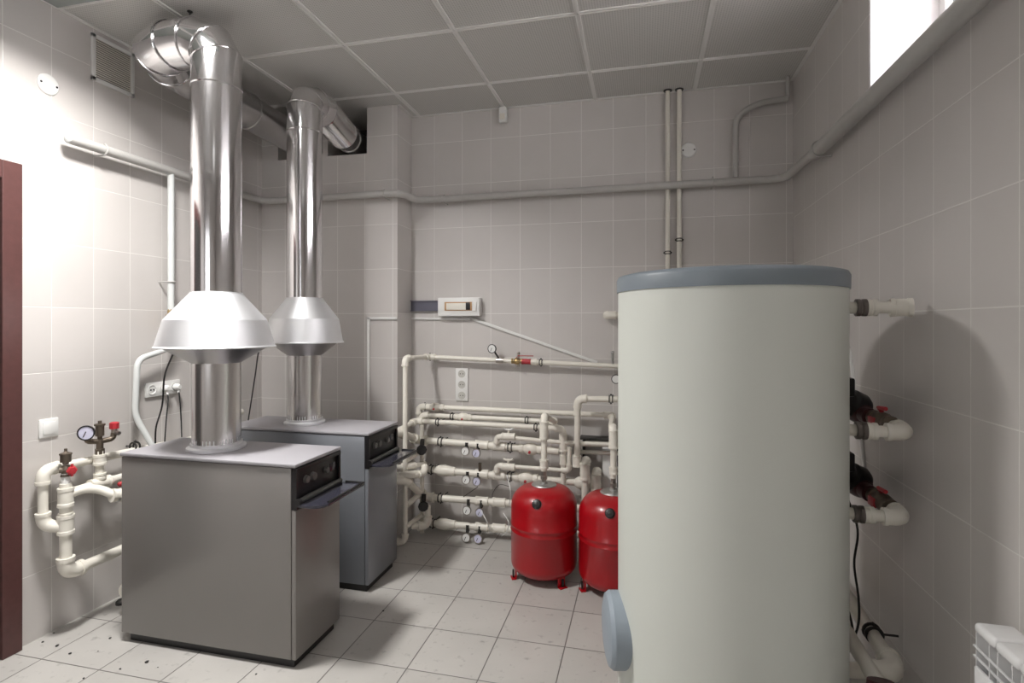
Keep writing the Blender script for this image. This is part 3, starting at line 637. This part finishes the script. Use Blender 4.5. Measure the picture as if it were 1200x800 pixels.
# twin white risers
for px, lab, cy in ((782.5, 'left of the twin pale risers running up to the ceiling', 296), (796, 'right of the twin pale risers running up to the ceiling', 281)):
    a = at(px, 300, 'y', YB - .035); t = run('riser_pipe', lab, [(a.x, YB - .033, .9), (a.x, YB - .033, ZC)], .0145, M_ppr, group='twin pale risers')
    c = at(px, cy, 'y', YB - .033); clamp(t, c, (0, 0, 1), .0145, (0, .032, 0))
    bm = B(); lathe(bm, [(.015, 0), (.026, 0), (.026, .006), (.015, .006)], (a.x, YB - .033, ZC - .006), (0, 0, 1), 16); build('ceiling_collar', bm, M_dark, t)

# ------------------------------------------------------------------ electrics
t = thing('breaker_box', 'white breaker enclosure with exposed rail on the back wall', 'electrical box', at(520, 371, 'y', YB))
a, b = at(515, 370.5, 'y', YB - .03), at(563.5, 348.5, 'y', YB - .03)
bm = B(); box(bm, (a.x, YB - .065, a.z), (b.x, YB, b.z), .006); bx_ = build('housing', bm, M_white, t)
bm = B(); c0, c1 = at(521, 364, 'y', YB - .066), at(553, 353.5, 'y', YB - .066); box(bm, (c0.x, YB - .070, c0.z), (c1.x, YB - .064, c1.z), .002); build('door_window', bm, M_orange, bx_)
bm = B(); c0, c1 = at(523, 363, 'y', YB - .07), at(546, 355, 'y', YB - .07); box(bm, (c0.x, YB - .074, c0.z), (c1.x, YB - .069, c1.z), .002); build('breaker_row', bm, M_ppr, bx_)
bm = B(); box(bm, (c1.x, YB - .0745, c0.z), (c1.x + .03, YB - .069, c1.z + .005), .001); build('breaker_switch', bm, M_black, bx_)
bm = B(); box(bm, (b.x - .05, YB - .072, c0.z - .01), (b.x - .02, YB - .064, c1.z + .01), .002); build('latch', bm, M_white, bx_)
a2, b2 = at(476, 364.5, 'y', YB - .02), at(515.5, 352, 'y', YB - .02)
bm = B(); box(bm, (a2.x, YB - .012, a2.z), (b2.x, YB, b2.z)); box(bm, (a2.x, YB - .028, b2.z - .004), (b2.x, YB, b2.z)); box(bm, (a2.x, YB - .028, a2.z), (b2.x, YB, a2.z + .004)); build('open_rail', bm, plain('rail_grey', (.16, .16, .20), .4, .6), t)
bm = B(); box(bm, (a2.x - .004, YB - .03, a2.z + .006), (a2.x + .02, YB, b2.z - .006), .004); build('rail_clip', bm, M_white, t)
def trunk(label, pts, ax, wd=.016, dp=.014):
    """flat cable trunking along straight pieces"""
    bm = B()
    for a, b in zip(pts, pts[1:]):
        a, b = V(a), V(b); d = (b - a); L1 = d.length; d.normalize(); n = V(ax); s = d.cross(n).normalized()
        m = Matrix((d, s, n)).transposed(); c = (a + b) / 2
        box(bm, c - V((L1 / 2 + wd / 2, wd / 2, dp / 2)), c + V((L1 / 2 + wd / 2, wd / 2, dp / 2)), .001, m)
    return tag(build('cable_trunking', bm, M_white), label, 'trunking', 'white cable trunking')
zc = 1.462
trunk('white cable trunking turning down the projecting wall beside far boiler', [at(432, 492, 'y', YC - .008), V((at(432, 372, 'y', YC - .008).x, YC - .008, zc)), V((XC - .01, YC - .008, zc))], (0, -1, 0))
trunk('level white cable trunking under the breaker enclosure', [V((XC + .012, YB - .008, zc)), V((at(553, 374, 'y', YB - .008).x, YB - .008, zc - .006))], (0, -1, 0), .012)
trunk('slanting white cable trunking from breaker enclosure down to the pipes', [at(552, 373, 'y', YB - .008), at(698, 424, 'y', YB - .008)], (0, -1, 0), .018)
# vertical triple socket
def sockets(label, pa, pb, plane, n, vertical):
    t = thing('socket_strip', label, 'socket', pa); ax, v = plane
    if ax == 'y':
        x0, x1 = sorted((pa.x, pb.x)); z0, z1 = sorted((pa.z, pb.z)); bm = B(); box(bm, (x0, v - .012, z0), (x1, v, z1), .003); pl = build('plate', bm, M_white, t)
        for k in range(n):
            c = V(((x0 + x1) / 2, v - .013, z0 + (z1 - z0) * (k + .5) / n)); r = min(x1 - x0, (z1 - z0) / n) * .32
            bm = B(); lathe(bm, [(r * 1.1, -.001), (r * 1.1, .001), (r, .001), (r * .95, -.0), (0, -.0)], c, (0, -1, 0), 24); so = build('outlet', bm, M_knob if False else plain('outlet_shade%d' % k, (.55, .54, .50), .5), t)
            for s in (-1, 1): bm = B(); cyl(bm, c + V((s * r * .4, 0, 0)), c + V((s * r * .4, -.003, 0)), r * .14, 8); build('pin_hole', bm, M_black, so)
    return t
sockets('vertical triple white socket on the back wall between pipes', at(534.5, 469, 'y', YB), at(549, 431.5, 'y', YB), ('y', YB), 3, True)
# left wall: triple sockets with two plugs
y0, y1 = at(169, 455, 'x', XL).y, at(209, 452, 'x', XL).y
z0, z1 = at(169, 466, 'x', XL).z, at(169, 449, 'x', XL).z; z0 -= .0
t = thing('socket_strip', 'level triple white socket with two plugs on the left wall', 'socket', (XL, y0, z0))
bm = B(); box(bm, (XL, y0, z0), (XL + .012, y1, z1), .003); build('plate', bm, M_white, t)
for k in range(3):
    c = V((XL + .013, y0 + (y1 - y0) * (k + .5) / 3, (z0 + z1) / 2)); bm = B(); lathe(bm, [(.027, -.002), (.027, .002), (.023, .002), (.022, -.0004), (0, -.0004)], c, (1, 0, 0), 24); so = build('outlet', bm, M_white, t)
    for s in (-1, 1): bm = B(); cyl(bm, c + V((0, s * .009, 0)), c + V((.003, s * .009, 0)), .004, 8); build('pin_hole', bm, M_black, so)
plugs = []
for k, lab in ((1, 'white plug in the middle outlet of the left wall socket'), (2, 'white plug in the right outlet of the left wall socket')):
    c = V((XL + .015, y0 + (y1 - y0) * (k + .5) / 3, (z0 + z1) / 2)); p = thing('power_plug', lab, 'plug', c, 'white power plugs')
    bm = B(); lathe(bm, [(0, 0), (.019, 0), (.019, .02), (.012, .035), (0, .036)], c, (1, 0, 0), 16); build('body', bm, M_white, p)
    bm = B(); cyl(bm, c + V((.02, 0, -.01)), c + V((.025, 0, -.035)), .006, 8); build('strain_relief', bm, M_white, p); plugs.append(c + V((.025, 0, -.036)))
cable('black cable from the middle wall plug down behind near boiler', [plugs[0], at(197, 470, 'x', XL + .08), at(195, 490, 'x', XL + .10), at(193, 518, 'x', XL + .12)])
cable('black cable from the right wall plug down behind near boiler', [plugs[1], at(210, 462, 'x', XL + .06), at(212, 485, 'x', XL + .08), at(213, 512, 'x', XL + .12)])
cable('black cable from the near flue hood down past the sockets', [(FX1 - .17, FY1 - .09, 1.315), at(203, 413, 'y', 2.04) , at(193, 440, 'y', 2.16), at(190, 475, 'y', 2.2), at(183, 500, 'y', 2.25), at(182, 519, 'y', 2.28)], .004)
cable('black cable from the near flue hood to the far boiler lid', [(FX1 + .19, FY1 + .08, 1.32), at(303, 413, 'y', 2.3), at(299, 440, 'y', 2.5), at(291, 492, 'y', 2.68)], .0035)
# switch
a, b = at(45.5, 513, 'x', XL), at(67, 491, 'x', XL); zc_ = .945
c = at(56, 501, 'x', XL); t = thing('light_switch', 'square white light switch on the left wall by the door', 'switch', (XL, c.y, c.z - .042))
bm = B(); box(bm, (XL, c.y - .042, c.z - .042), (XL + .009, c.y + .042, c.z + .042), .004); build('frame', bm, M_white, t)
bm = B(); box(bm, (XL + .008, c.y - .029, c.z - .029), (XL + .013, c.y + .029, c.z + .029), .003); build('rocker', bm, M_white, t)
# small socket near flue lower left
# round junction covers
def cover(label, c, ax):
    t = thing('junction_cover', label, 'cover', c, 'round white junction covers'); bm = B(); lathe(bm, [(0, 0), (.047, 0), (.047, .004), (.042, .008), (0, .009)], c, ax, 36); build('disc', bm, M_white, t)
    d, u, v = frame_of(ax)
    for s in (-1, 1): bm = B(); q = V(c) + u * s * .034; cyl(bm, q, q + d * .0095, .005, 8); build('screw', bm, M_black, t)
cover('round white junction cover high on the left wall', at(56, 99, 'x', XL), (1, 0, 0))
cover('round white junction cover on the back wall right of risers', at(807, 176, 'y', YB), (0, -1, 0))
# ventilation grille on left wall
ya, yb = at(106, 60, 'x', XL).y, at(156, 90, 'x', XL).y; zt_, zb_ = 2.865, at(106, 93, 'x', XL).z
t = thing('vent_grille', 'white framed ventilation grille below the ceiling, left wall', 'vent', (XL, (ya + yb) / 2, zb_))
bm = B(); f = .02
for y0_, y1_, z0_, z1_ in ((ya, yb, zb_, zb_ + f), (ya, yb, zt_ - f, zt_), (ya, ya + f, zb_, zt_), (yb - f, yb, zb_, zt_)): box(bm, (XL, y0_, z0_), (XL + .012, y1_, z1_), .002)
build('frame', bm, M_white, t)
bm = B(); k = zb_ + f + .006
while k < zt_ - f: box(bm, (XL + .002, ya + f, k), (XL + .008, yb - f, k + .0055)); k += .011
build('louvres', bm, M_ppr, t)
bm = B(); box(bm, (XL, ya + f, zb_ + f), (XL + .002, yb - f, zt_ - f)); build('backing', bm, M_dark, t)
# alarm sensor below ceiling
c = at(589.5, 134, 'y', YB - .03); t = thing('wall_sensor', 'small white motion sensor under the ceiling edge', 'sensor', (c.x, YB, c.z - .055))
bm = B(); box(bm, (c.x - .027, YB - .05, c.z - .058), (c.x + .027, YB, c.z + .05), .012, seg=3); build('housing', bm, M_white, t)
bm = B(); box(bm, (c.x - .018, YB - .054, c.z - .04), (c.x + .018, YB - .048, c.z + .0), .004); build('lens', bm, M_ppr, t)

# ------------------------------------------------------------------ left-hand boiler connections
GL = 'white plastic pipes beside the near boiler'
xp = XL + .055; rl = .0195
xq = XL + .12
Lz = at(50, 551, 'x', xp)
t1 = run('heating_pipe', 'white pipe along the left wall that loops down at its near end',
         [V((xp, 3.1, .84)), V((xp, at(228, 514, 'x', xp).y, at(228, 514, 'x', xp).z)), V((xp, at(120, 536, 'x', xp).y, at(120, 536, 'x', xp).z)), Lz, at(50.5, 617, 'x', xp), at(72, 616, 'x', xp + .05)], rl, group=GL)
clamp(t1, at(158, 523, 'x', xp), (0, 1, 0), rl, (-.055, 0, 0))
p = lambda py: V((xq, at(77, 600, 'x', xq).y, at(77, py, 'x', xq).z)); rv = .0235
V0 = p(566); V3 = p(672); tail = at(150, 640, 'x', xq)
t2 = run('heating_pipe', 'stout white vertical pipe topped by air vent, left of boiler', [V0, V3, V((xq, tail.y + .3, V3.z + .0))], rv, group=GL)
coupling(t2, p(582), (0, 0, 1), rv, .085, 1.25); coupling(t2, p(614), (0, 0, 1), rv, .085, 1.32); coupling(t2, p(603), (0, 0, 1), rv, .02, 1.15)
c = p(562); bm = B(); lathe(bm, [(0, -.02), (.018, -.02), (.018, .0), (.015, .002), (.018, .006), (.015, .01), (.018, .014), (.015, .018), (.018, .03), (0, .03)], c, (0, 0, 1), 18); build('threaded_adapter', bm, M_white, t2)
c = p(550); bm = B(); lathe(bm, [(0, -.03), (.020, -.03), (.016, -.012), (.021, 0), (.015, .02), (0, .02)], c, (0, 0, 1), 12); cyl(bm, c + V((-.01, -.02, 0)), c + V((.03, .02, 0)), .012, 10); sv = build('shutoff_valve', bm, M_bronze, t2)
bm = B(); q = c + V((.03, .005, -.004)); lathe(bm, [(0, -.008), (.02, -.008), (.022, 0), (.016, .008), (0, .01)], q, (1, -.3, 0), 6); tube(bm, [q + V((0, 0, -.025)), q + V((0, 0, .03))], .006, 8); build('red_handle', bm, M_redpl, sv)
c = p(537); bm = B(); lathe(bm, [(0, -.025), (.012, -.025), (.012, -.018), (.021, -.015), (.021, .018), (.024, .018), (.024, .024), (.010, .028), (.006, .032), (.006, .045), (0, .045)], c, (0, 0, 1), 20); build('air_vent', bm, M_bronze, t2)
a = p(580); t3 = run('heating_pipe', 'white pipe from the vertical pipe to the metal union at boiler', [a + V((0, .01, 0)), at(100, 572, 'x', xq + .02), at(118, 573, 'x', xq + .07), at(134, 580, 'x', xq + .13), at(165, 578, 'x', xq + .16)], rl, group=GL, fit=False, rad=.03)
d = (at(165, 578, 'x', xq + .16) - at(134, 580, 'x', xq + .13)); coupling(t3, at(137, 580, 'x', xq + .13), d, rl, .045, 1.5); coupling(t3, at(142, 580.5, 'x', xq + .135), d, rl, .04, 1.35, M_zinc)
sx = XL + .10
s0 = at(117, 566, 'x', sx); t4 = run('heating_pipe', 'white pipe under the brass safety group, heading behind the boiler', [at(84, 576, 'x', sx), V((sx, s0.y, s0.z)), at(150, 557, 'x', sx), at(200, 541, 'x', sx)], rl, group=GL, fit=False)
coupling(t4, s0, at(150, 557, 'x', sx) - s0, rl, .10, 1.4)
bm = B(); sT = at(117, 528, 'x', sx); sT.y = s0.y; cyl(bm, s0, sT, rl * .95); build('branch_pipe', bm, M_ppr, t4); coupling(t4, V((sx, s0.y, at(117, 538, 'x', sx).z)), (0, 0, 1), rl, .05, 1.35); coupling(t4, s0 + V((0, 0, .035)), (0, 0, 1), rl, .03, 1.3)
bm = B(); ball(bm, at(141, 567, 'x', sx + .05), .013, seg=8); build('drain_knob', bm, M_redpl, t4)
# safety group
c = V((sx, s0.y, at(117, 517, 'x', sx).z)); sgp = thing('safety_group', 'brass boiler safety group with gauge, air vent, red cap', 'safety group', c + V((0, 0, -.03)))
u = V((.35, .94, 0)).normalized()   # its bar follows the wall, swung slightly into the room
bm = B(); tube(bm, [c - u * .052 + V((0, 0, .035)), c - u * .05 + V((0, 0, .008)), c, c + u * .055 + V((0, 0, .004)), c + u * .06 + V((0, 0, .04))], .013, 12, rad=.02); cyl(bm, c + V((0, 0, -.04)), c + V((0, 0, .01)), .015, 12); lathe(bm, [(0, -.06), (.021, -.06), (.021, -.035), (0, -.035)], c, (0, 0, 1), 6); build('manifold_body', bm, M_bronze, sgp)
gc = c - u * .052 + V((.01, -.012, .052)); gauge(sgp, gc, .034, None, (.55, -.8, 0), M_black, M_bluedial)
ac = c - u * .0 + V((0, 0, .055)); bm = B(); lathe(bm, [(0, -.05), (.010, -.05), (.010, -.03), (.018, -.028), (.018, .02), (.023, .022), (.023, .03), (.008, .032), (.008, .045), (0, .045)], ac, (0, 0, 1), 18); build('air_vent', bm, M_bronze, sgp)
rc = c + u * .06 + V((0, 0, .065)); bm = B(); lathe(bm, [(0, -.03), (.014, -.03), (.014, -.01), (0, -.01)], rc, (0, 0, 1), 12); cyl(bm, rc + V((0, 0, -.03)), rc + V((.03, .0, -.035)), .011, 10); sv = build('relief_valve', bm, M_nickel, sgp)
bm = B(); lathe(bm, [(0, -.012), (.021, -.012), (.021, .016), (.014, .02), (0, .02)], rc, (0, 0, 1), 10); build('red_cap', bm, M_redpl, sv)
# foot pipe near the floor
t5 = run('heating_pipe', 'white pipe end low beside the near boiler, above the floor', [at(142, 693, 'x', XL + .2), at(142, 693, 'x', XL + .2) + V((.1, .35, 0)), at(142, 693, 'x', XL + .2) + V((.1, .35, -.13))], .026, group=GL)
coupling(t5, at(142, 693, 'x', XL + .2) + V((.01, .04, 0)), (.1, .35, 0), .026, .06, 1.2)
bm = B(); q = at(143, 702, 'z', .02); lathe(bm, [(0, -.02), (.028, -.02), (.028, -.008), (.02, 0), (0, .0)], q, (0, 0, 1), 16); tag(build('floor_drain_cap', bm, M_dark), 'small dark drain cap on the floor beside the near boiler', 'cap')

# ------------------------------------------------------------------ right-hand tank connections
GR = 'tank connections by the right wall'
def tankarm(label, z, ya, xe=.815, back=None, r=.019):
    s = V((.61, ya + .012, z)); e = V((xe, ya, z)); pts = [s, e] + ([V(q) for q in back] if back else [])
    t = run('tank_pipe', label, pts, r, group=GR)
    d = e - s; coupling(t, s + d.normalized() * .075, d, r, .030, 1.4, M_unut, 'union_nut'); coupling(t, s + d.normalized() * .105, d, r, .03, 1.35)
    return t
ya = 1.955
def zz(px, py, x): return at(px, py, 'x', x).z
e1 = at(1066, 360, 'x', .82); t = tankarm('uppermost white pipe from tank to the right wall', e1.z, e1.y, .82, [(.835, e1.y + .06, e1.z), (.876, e1.y + .06, e1.z)][:0])
bm = B(); coupling(t, (.80, e1.y + .01, e1.z), (1, -.2, 0), .021, .06, 1.35)
bm.free()
e2 = at(1064, 507, 'x', .815)
t = tankarm('white pipe from tank middle, elbow back to the upper pump', e2.z, e2.y, .815, [(.80, 2.30, e2.z + .02), (.79, 3.3, e2.z + .03)])
e3 = at(1060, 607, 'x', .815)
t = tankarm('white pipe from lower tank, elbow back to the lower pump', e3.z, e3.y, .815, [(.80, 2.30, e3.z + .02), (.79, 3.3, e3.z + .03)])
for e, lab, lab2 in ((e2, 'dark circulation pump on the upper branch behind the tank', 'red-handled brass valve next to the upper pump'), (e3, 'dark circulation pump on the lower branch behind the tank', 'red-handled brass valve next to the lower pump')):
    c = V((.762, 2.31, e.z + .045)); P_ = thing('circulation_pump', lab, 'pump', c, 'dark circulation pumps')
    bm = B(); lathe(bm, [(0, -.06), (.045, -.06), (.055, -.04), (.055, .0), (.045, .01), (.045, .07), (.036, .08), (0, .08)], c, (-1, -.3, .5), 24); build('motor', bm, M_black, P_)
    bm = B(); ball(bm, c + V((.03, 0, -.03)), .05, (.9, 1.3, .9)); cyl(bm, c + V((.035, -.10, -.035)), c + V((.03, .12, -.035)), .03, 14); build('volute', bm, M_pump, P_)
    bm = B(); box(bm, c + V((-.07, -.06, .03)), c + V((.0, .03, .10)), .008); build('terminal_box', bm, M_black, P_)
    v = V((.803, 2.13, e.z + .01)); q = thing('ball_valve', lab2, 'valve', v, 'valves by the pumps')
    bm = B(); lathe(bm, [(0, -.07), (.028, -.07), (.028, -.05), (.02, -.045), (.031, -.02), (.031, .02), (.02, .045), (.028, .05), (.028, .07), (0, .07)], v, (0, 1, 0), 12); build('body', bm, M_bronze, q)
    bm = B(); tube(bm, [v + V((-.0, 0, .03)), v + V((-.01, 0, .045)), v + V((-.012, -.06, .05))], .007, 8); box(bm, v + V((-.035, -.02, -.02)), v + V((-.022, .03, .012)), .003); build('handle', bm, M_redpl, q)
    run('pump_drain', 'thin dark lead curving from the ' + ('upper' if e is e2 else 'lower') + ' pump toward the tank', [c + V((-.02, -.05, -.02)), c + V((-.05, -.10, -.07)), c + V((-.12, -.12, -.08))], .005, M_cable, cat='cable', fit=False, rad=.03)
e4 = at(1052, 788, 'x', .80)
t = run('tank_pipe', 'lowest pair pipe at the right, bending back low along wall', [(.62, 1.98, e4.z), (.80, e4.y, e4.z), (.80, 2.9, e4.z + .06)], .024, group=GR)
clamp(t, (.80, 2.20, e4.z + .02), (0, 1, 0), .024, (.08, 0, 0)); 
e5 = V((.66, 2.05, e4.z + .03))
t = run('tank_pipe', 'inner low pipe behind the tank near the floor', [(.72, 1.72, e4.z - .005), (.70, 2.05, e4.z + .03), (.72, 2.7, e4.z + .06)], .024, group=GR, fit=False)
coupling(t, (.715, 1.80, e4.z + .003), (0, 1, 0), .024, .08, 1.35)
bm = B(); c = V((.68, 1.80, e4.z + .03)); lathe(bm, [(0, -.05), (.04, -.05), (.045, 0), (.035, .05), (0, .05)], c, (0, .3, 1), 16); tag(build('drain_valve', bm, M_pump), 'dark rounded drain valve low behind the tank edge', 'valve')
cable('black cable hanging from lower pump behind the tank', [V((.72, 2.22, e3.z + .0)), at(1005, 620, 'x', .74), at(1001, 660, 'x', .74), at(1006, 700, 'x', .75), at(1006, 730, 'x', .74), at(998, 755, 'x', .72), at(995, 763, 'x', .70)], .004)
cable('second black cable bowed low against the tank side', [at(990, 703, 'x', .70), at(997, 725, 'x', .72), at(1000, 745, 'x', .72), at(998, 760, 'x', .71)], .004)
trunk('slanting thin white trunking on the right wall behind tank', [at(996, 410, 'x', XR - .005), at(1015, 565, 'x', XR - .005)], (-1, 0, 0), .016, .01)

# ------------------------------------------------------------------ radiator
t = thing('radiator', 'white aluminium radiator on the right wall, lower corner', 'radiator', (.80, 1.2, .12))
xa, xb, ry = .762, .845, 1.515
for k in range(7):
    y1_ = ry - .08 * k; y0_ = y1_ - .078
    bm = B(); box(bm, (xa, y0_, .690), (xb, y1_, .716), .010, seg=3); cap = build('section_cap', bm, M_rad, t)
    bm = B(); box(bm, (xa, y0_ + .002, .155), (xa + .010, y1_ - .002, .612), .004); build('front_plate', bm, M_rad, t)
    bm = B(); box(bm, (xa + .036, (y0_ + y1_) / 2 - .012, .13), (xa + .062, (y0_ + y1_) / 2 + .012, .70), .006)
    box(bm, (xa + .004, y1_ - .006, .14), (xa + .078, y1_ - .003, .69)); box(bm, (xa + .004, y0_ + .022, .14), (xa + .078, y0_ + .025, .69)); box(bm, (xa + .07, y0_, .15), (xa + .078, y1_, .68))
    build('section_core', bm, M_rad, t)
    bm = B(); cyl(bm, (xa + .049, y0_ - .002, .66), (xa + .049, y1_, .66), .021, 16); cyl(bm, (xa + .049, y0_ - .002, .17), (xa + .049, y1_, .17), .021, 16); build('manifold_tube', bm, M_rad, t)
for z in (.655, .632):
    bm = B(); box(bm, (xa + .001, ry - .56, z), (xa + .005, ry + .002, z + .004)); build('cross_bar', bm, M_rad, t)
bm = B(); tube(bm, [(XR, 1.44, .66), (xa + .09, 1.44, .66), (xa + .075, 1.44, .69)], .006, 8); build('wall_hook', bm, M_zinc, t)

# ------------------------------------------------------------------ floor crumbs
bm = B()
for px, py, s in ((50, 752.5, .006), (67, 757, .008), (82, 766, .006), (172, 776, .008), (141, 784, .005), (98, 795, .005), (63, 742, .005), (129, 748, .006), (449, 716, .006), (115, 763, .003), (185, 782, .003), (300, 790, .004)):
    c = at(px, py, 'z', 0); t_ = bmesh.new(); bmesh.ops.create_icosphere(t_, subdivisions=1, radius=s)
    for q in t_.verts: q.co = V((q.co.x * random.uniform(.7, 1.3), q.co.y * random.uniform(.7, 1.3), q.co.z * .5)) + V((c.x, c.y, s * .45))
    merge(bm, t_)
o = tag(build('floor_debris', bm, M_dark), 'dark crumbs of dirt scattered on the floor left of near boiler', 'debris'); o['kind'] = 'stuff'

for o in bpy.data.objects:
    if '_o' in o.keys(): del o['_o']
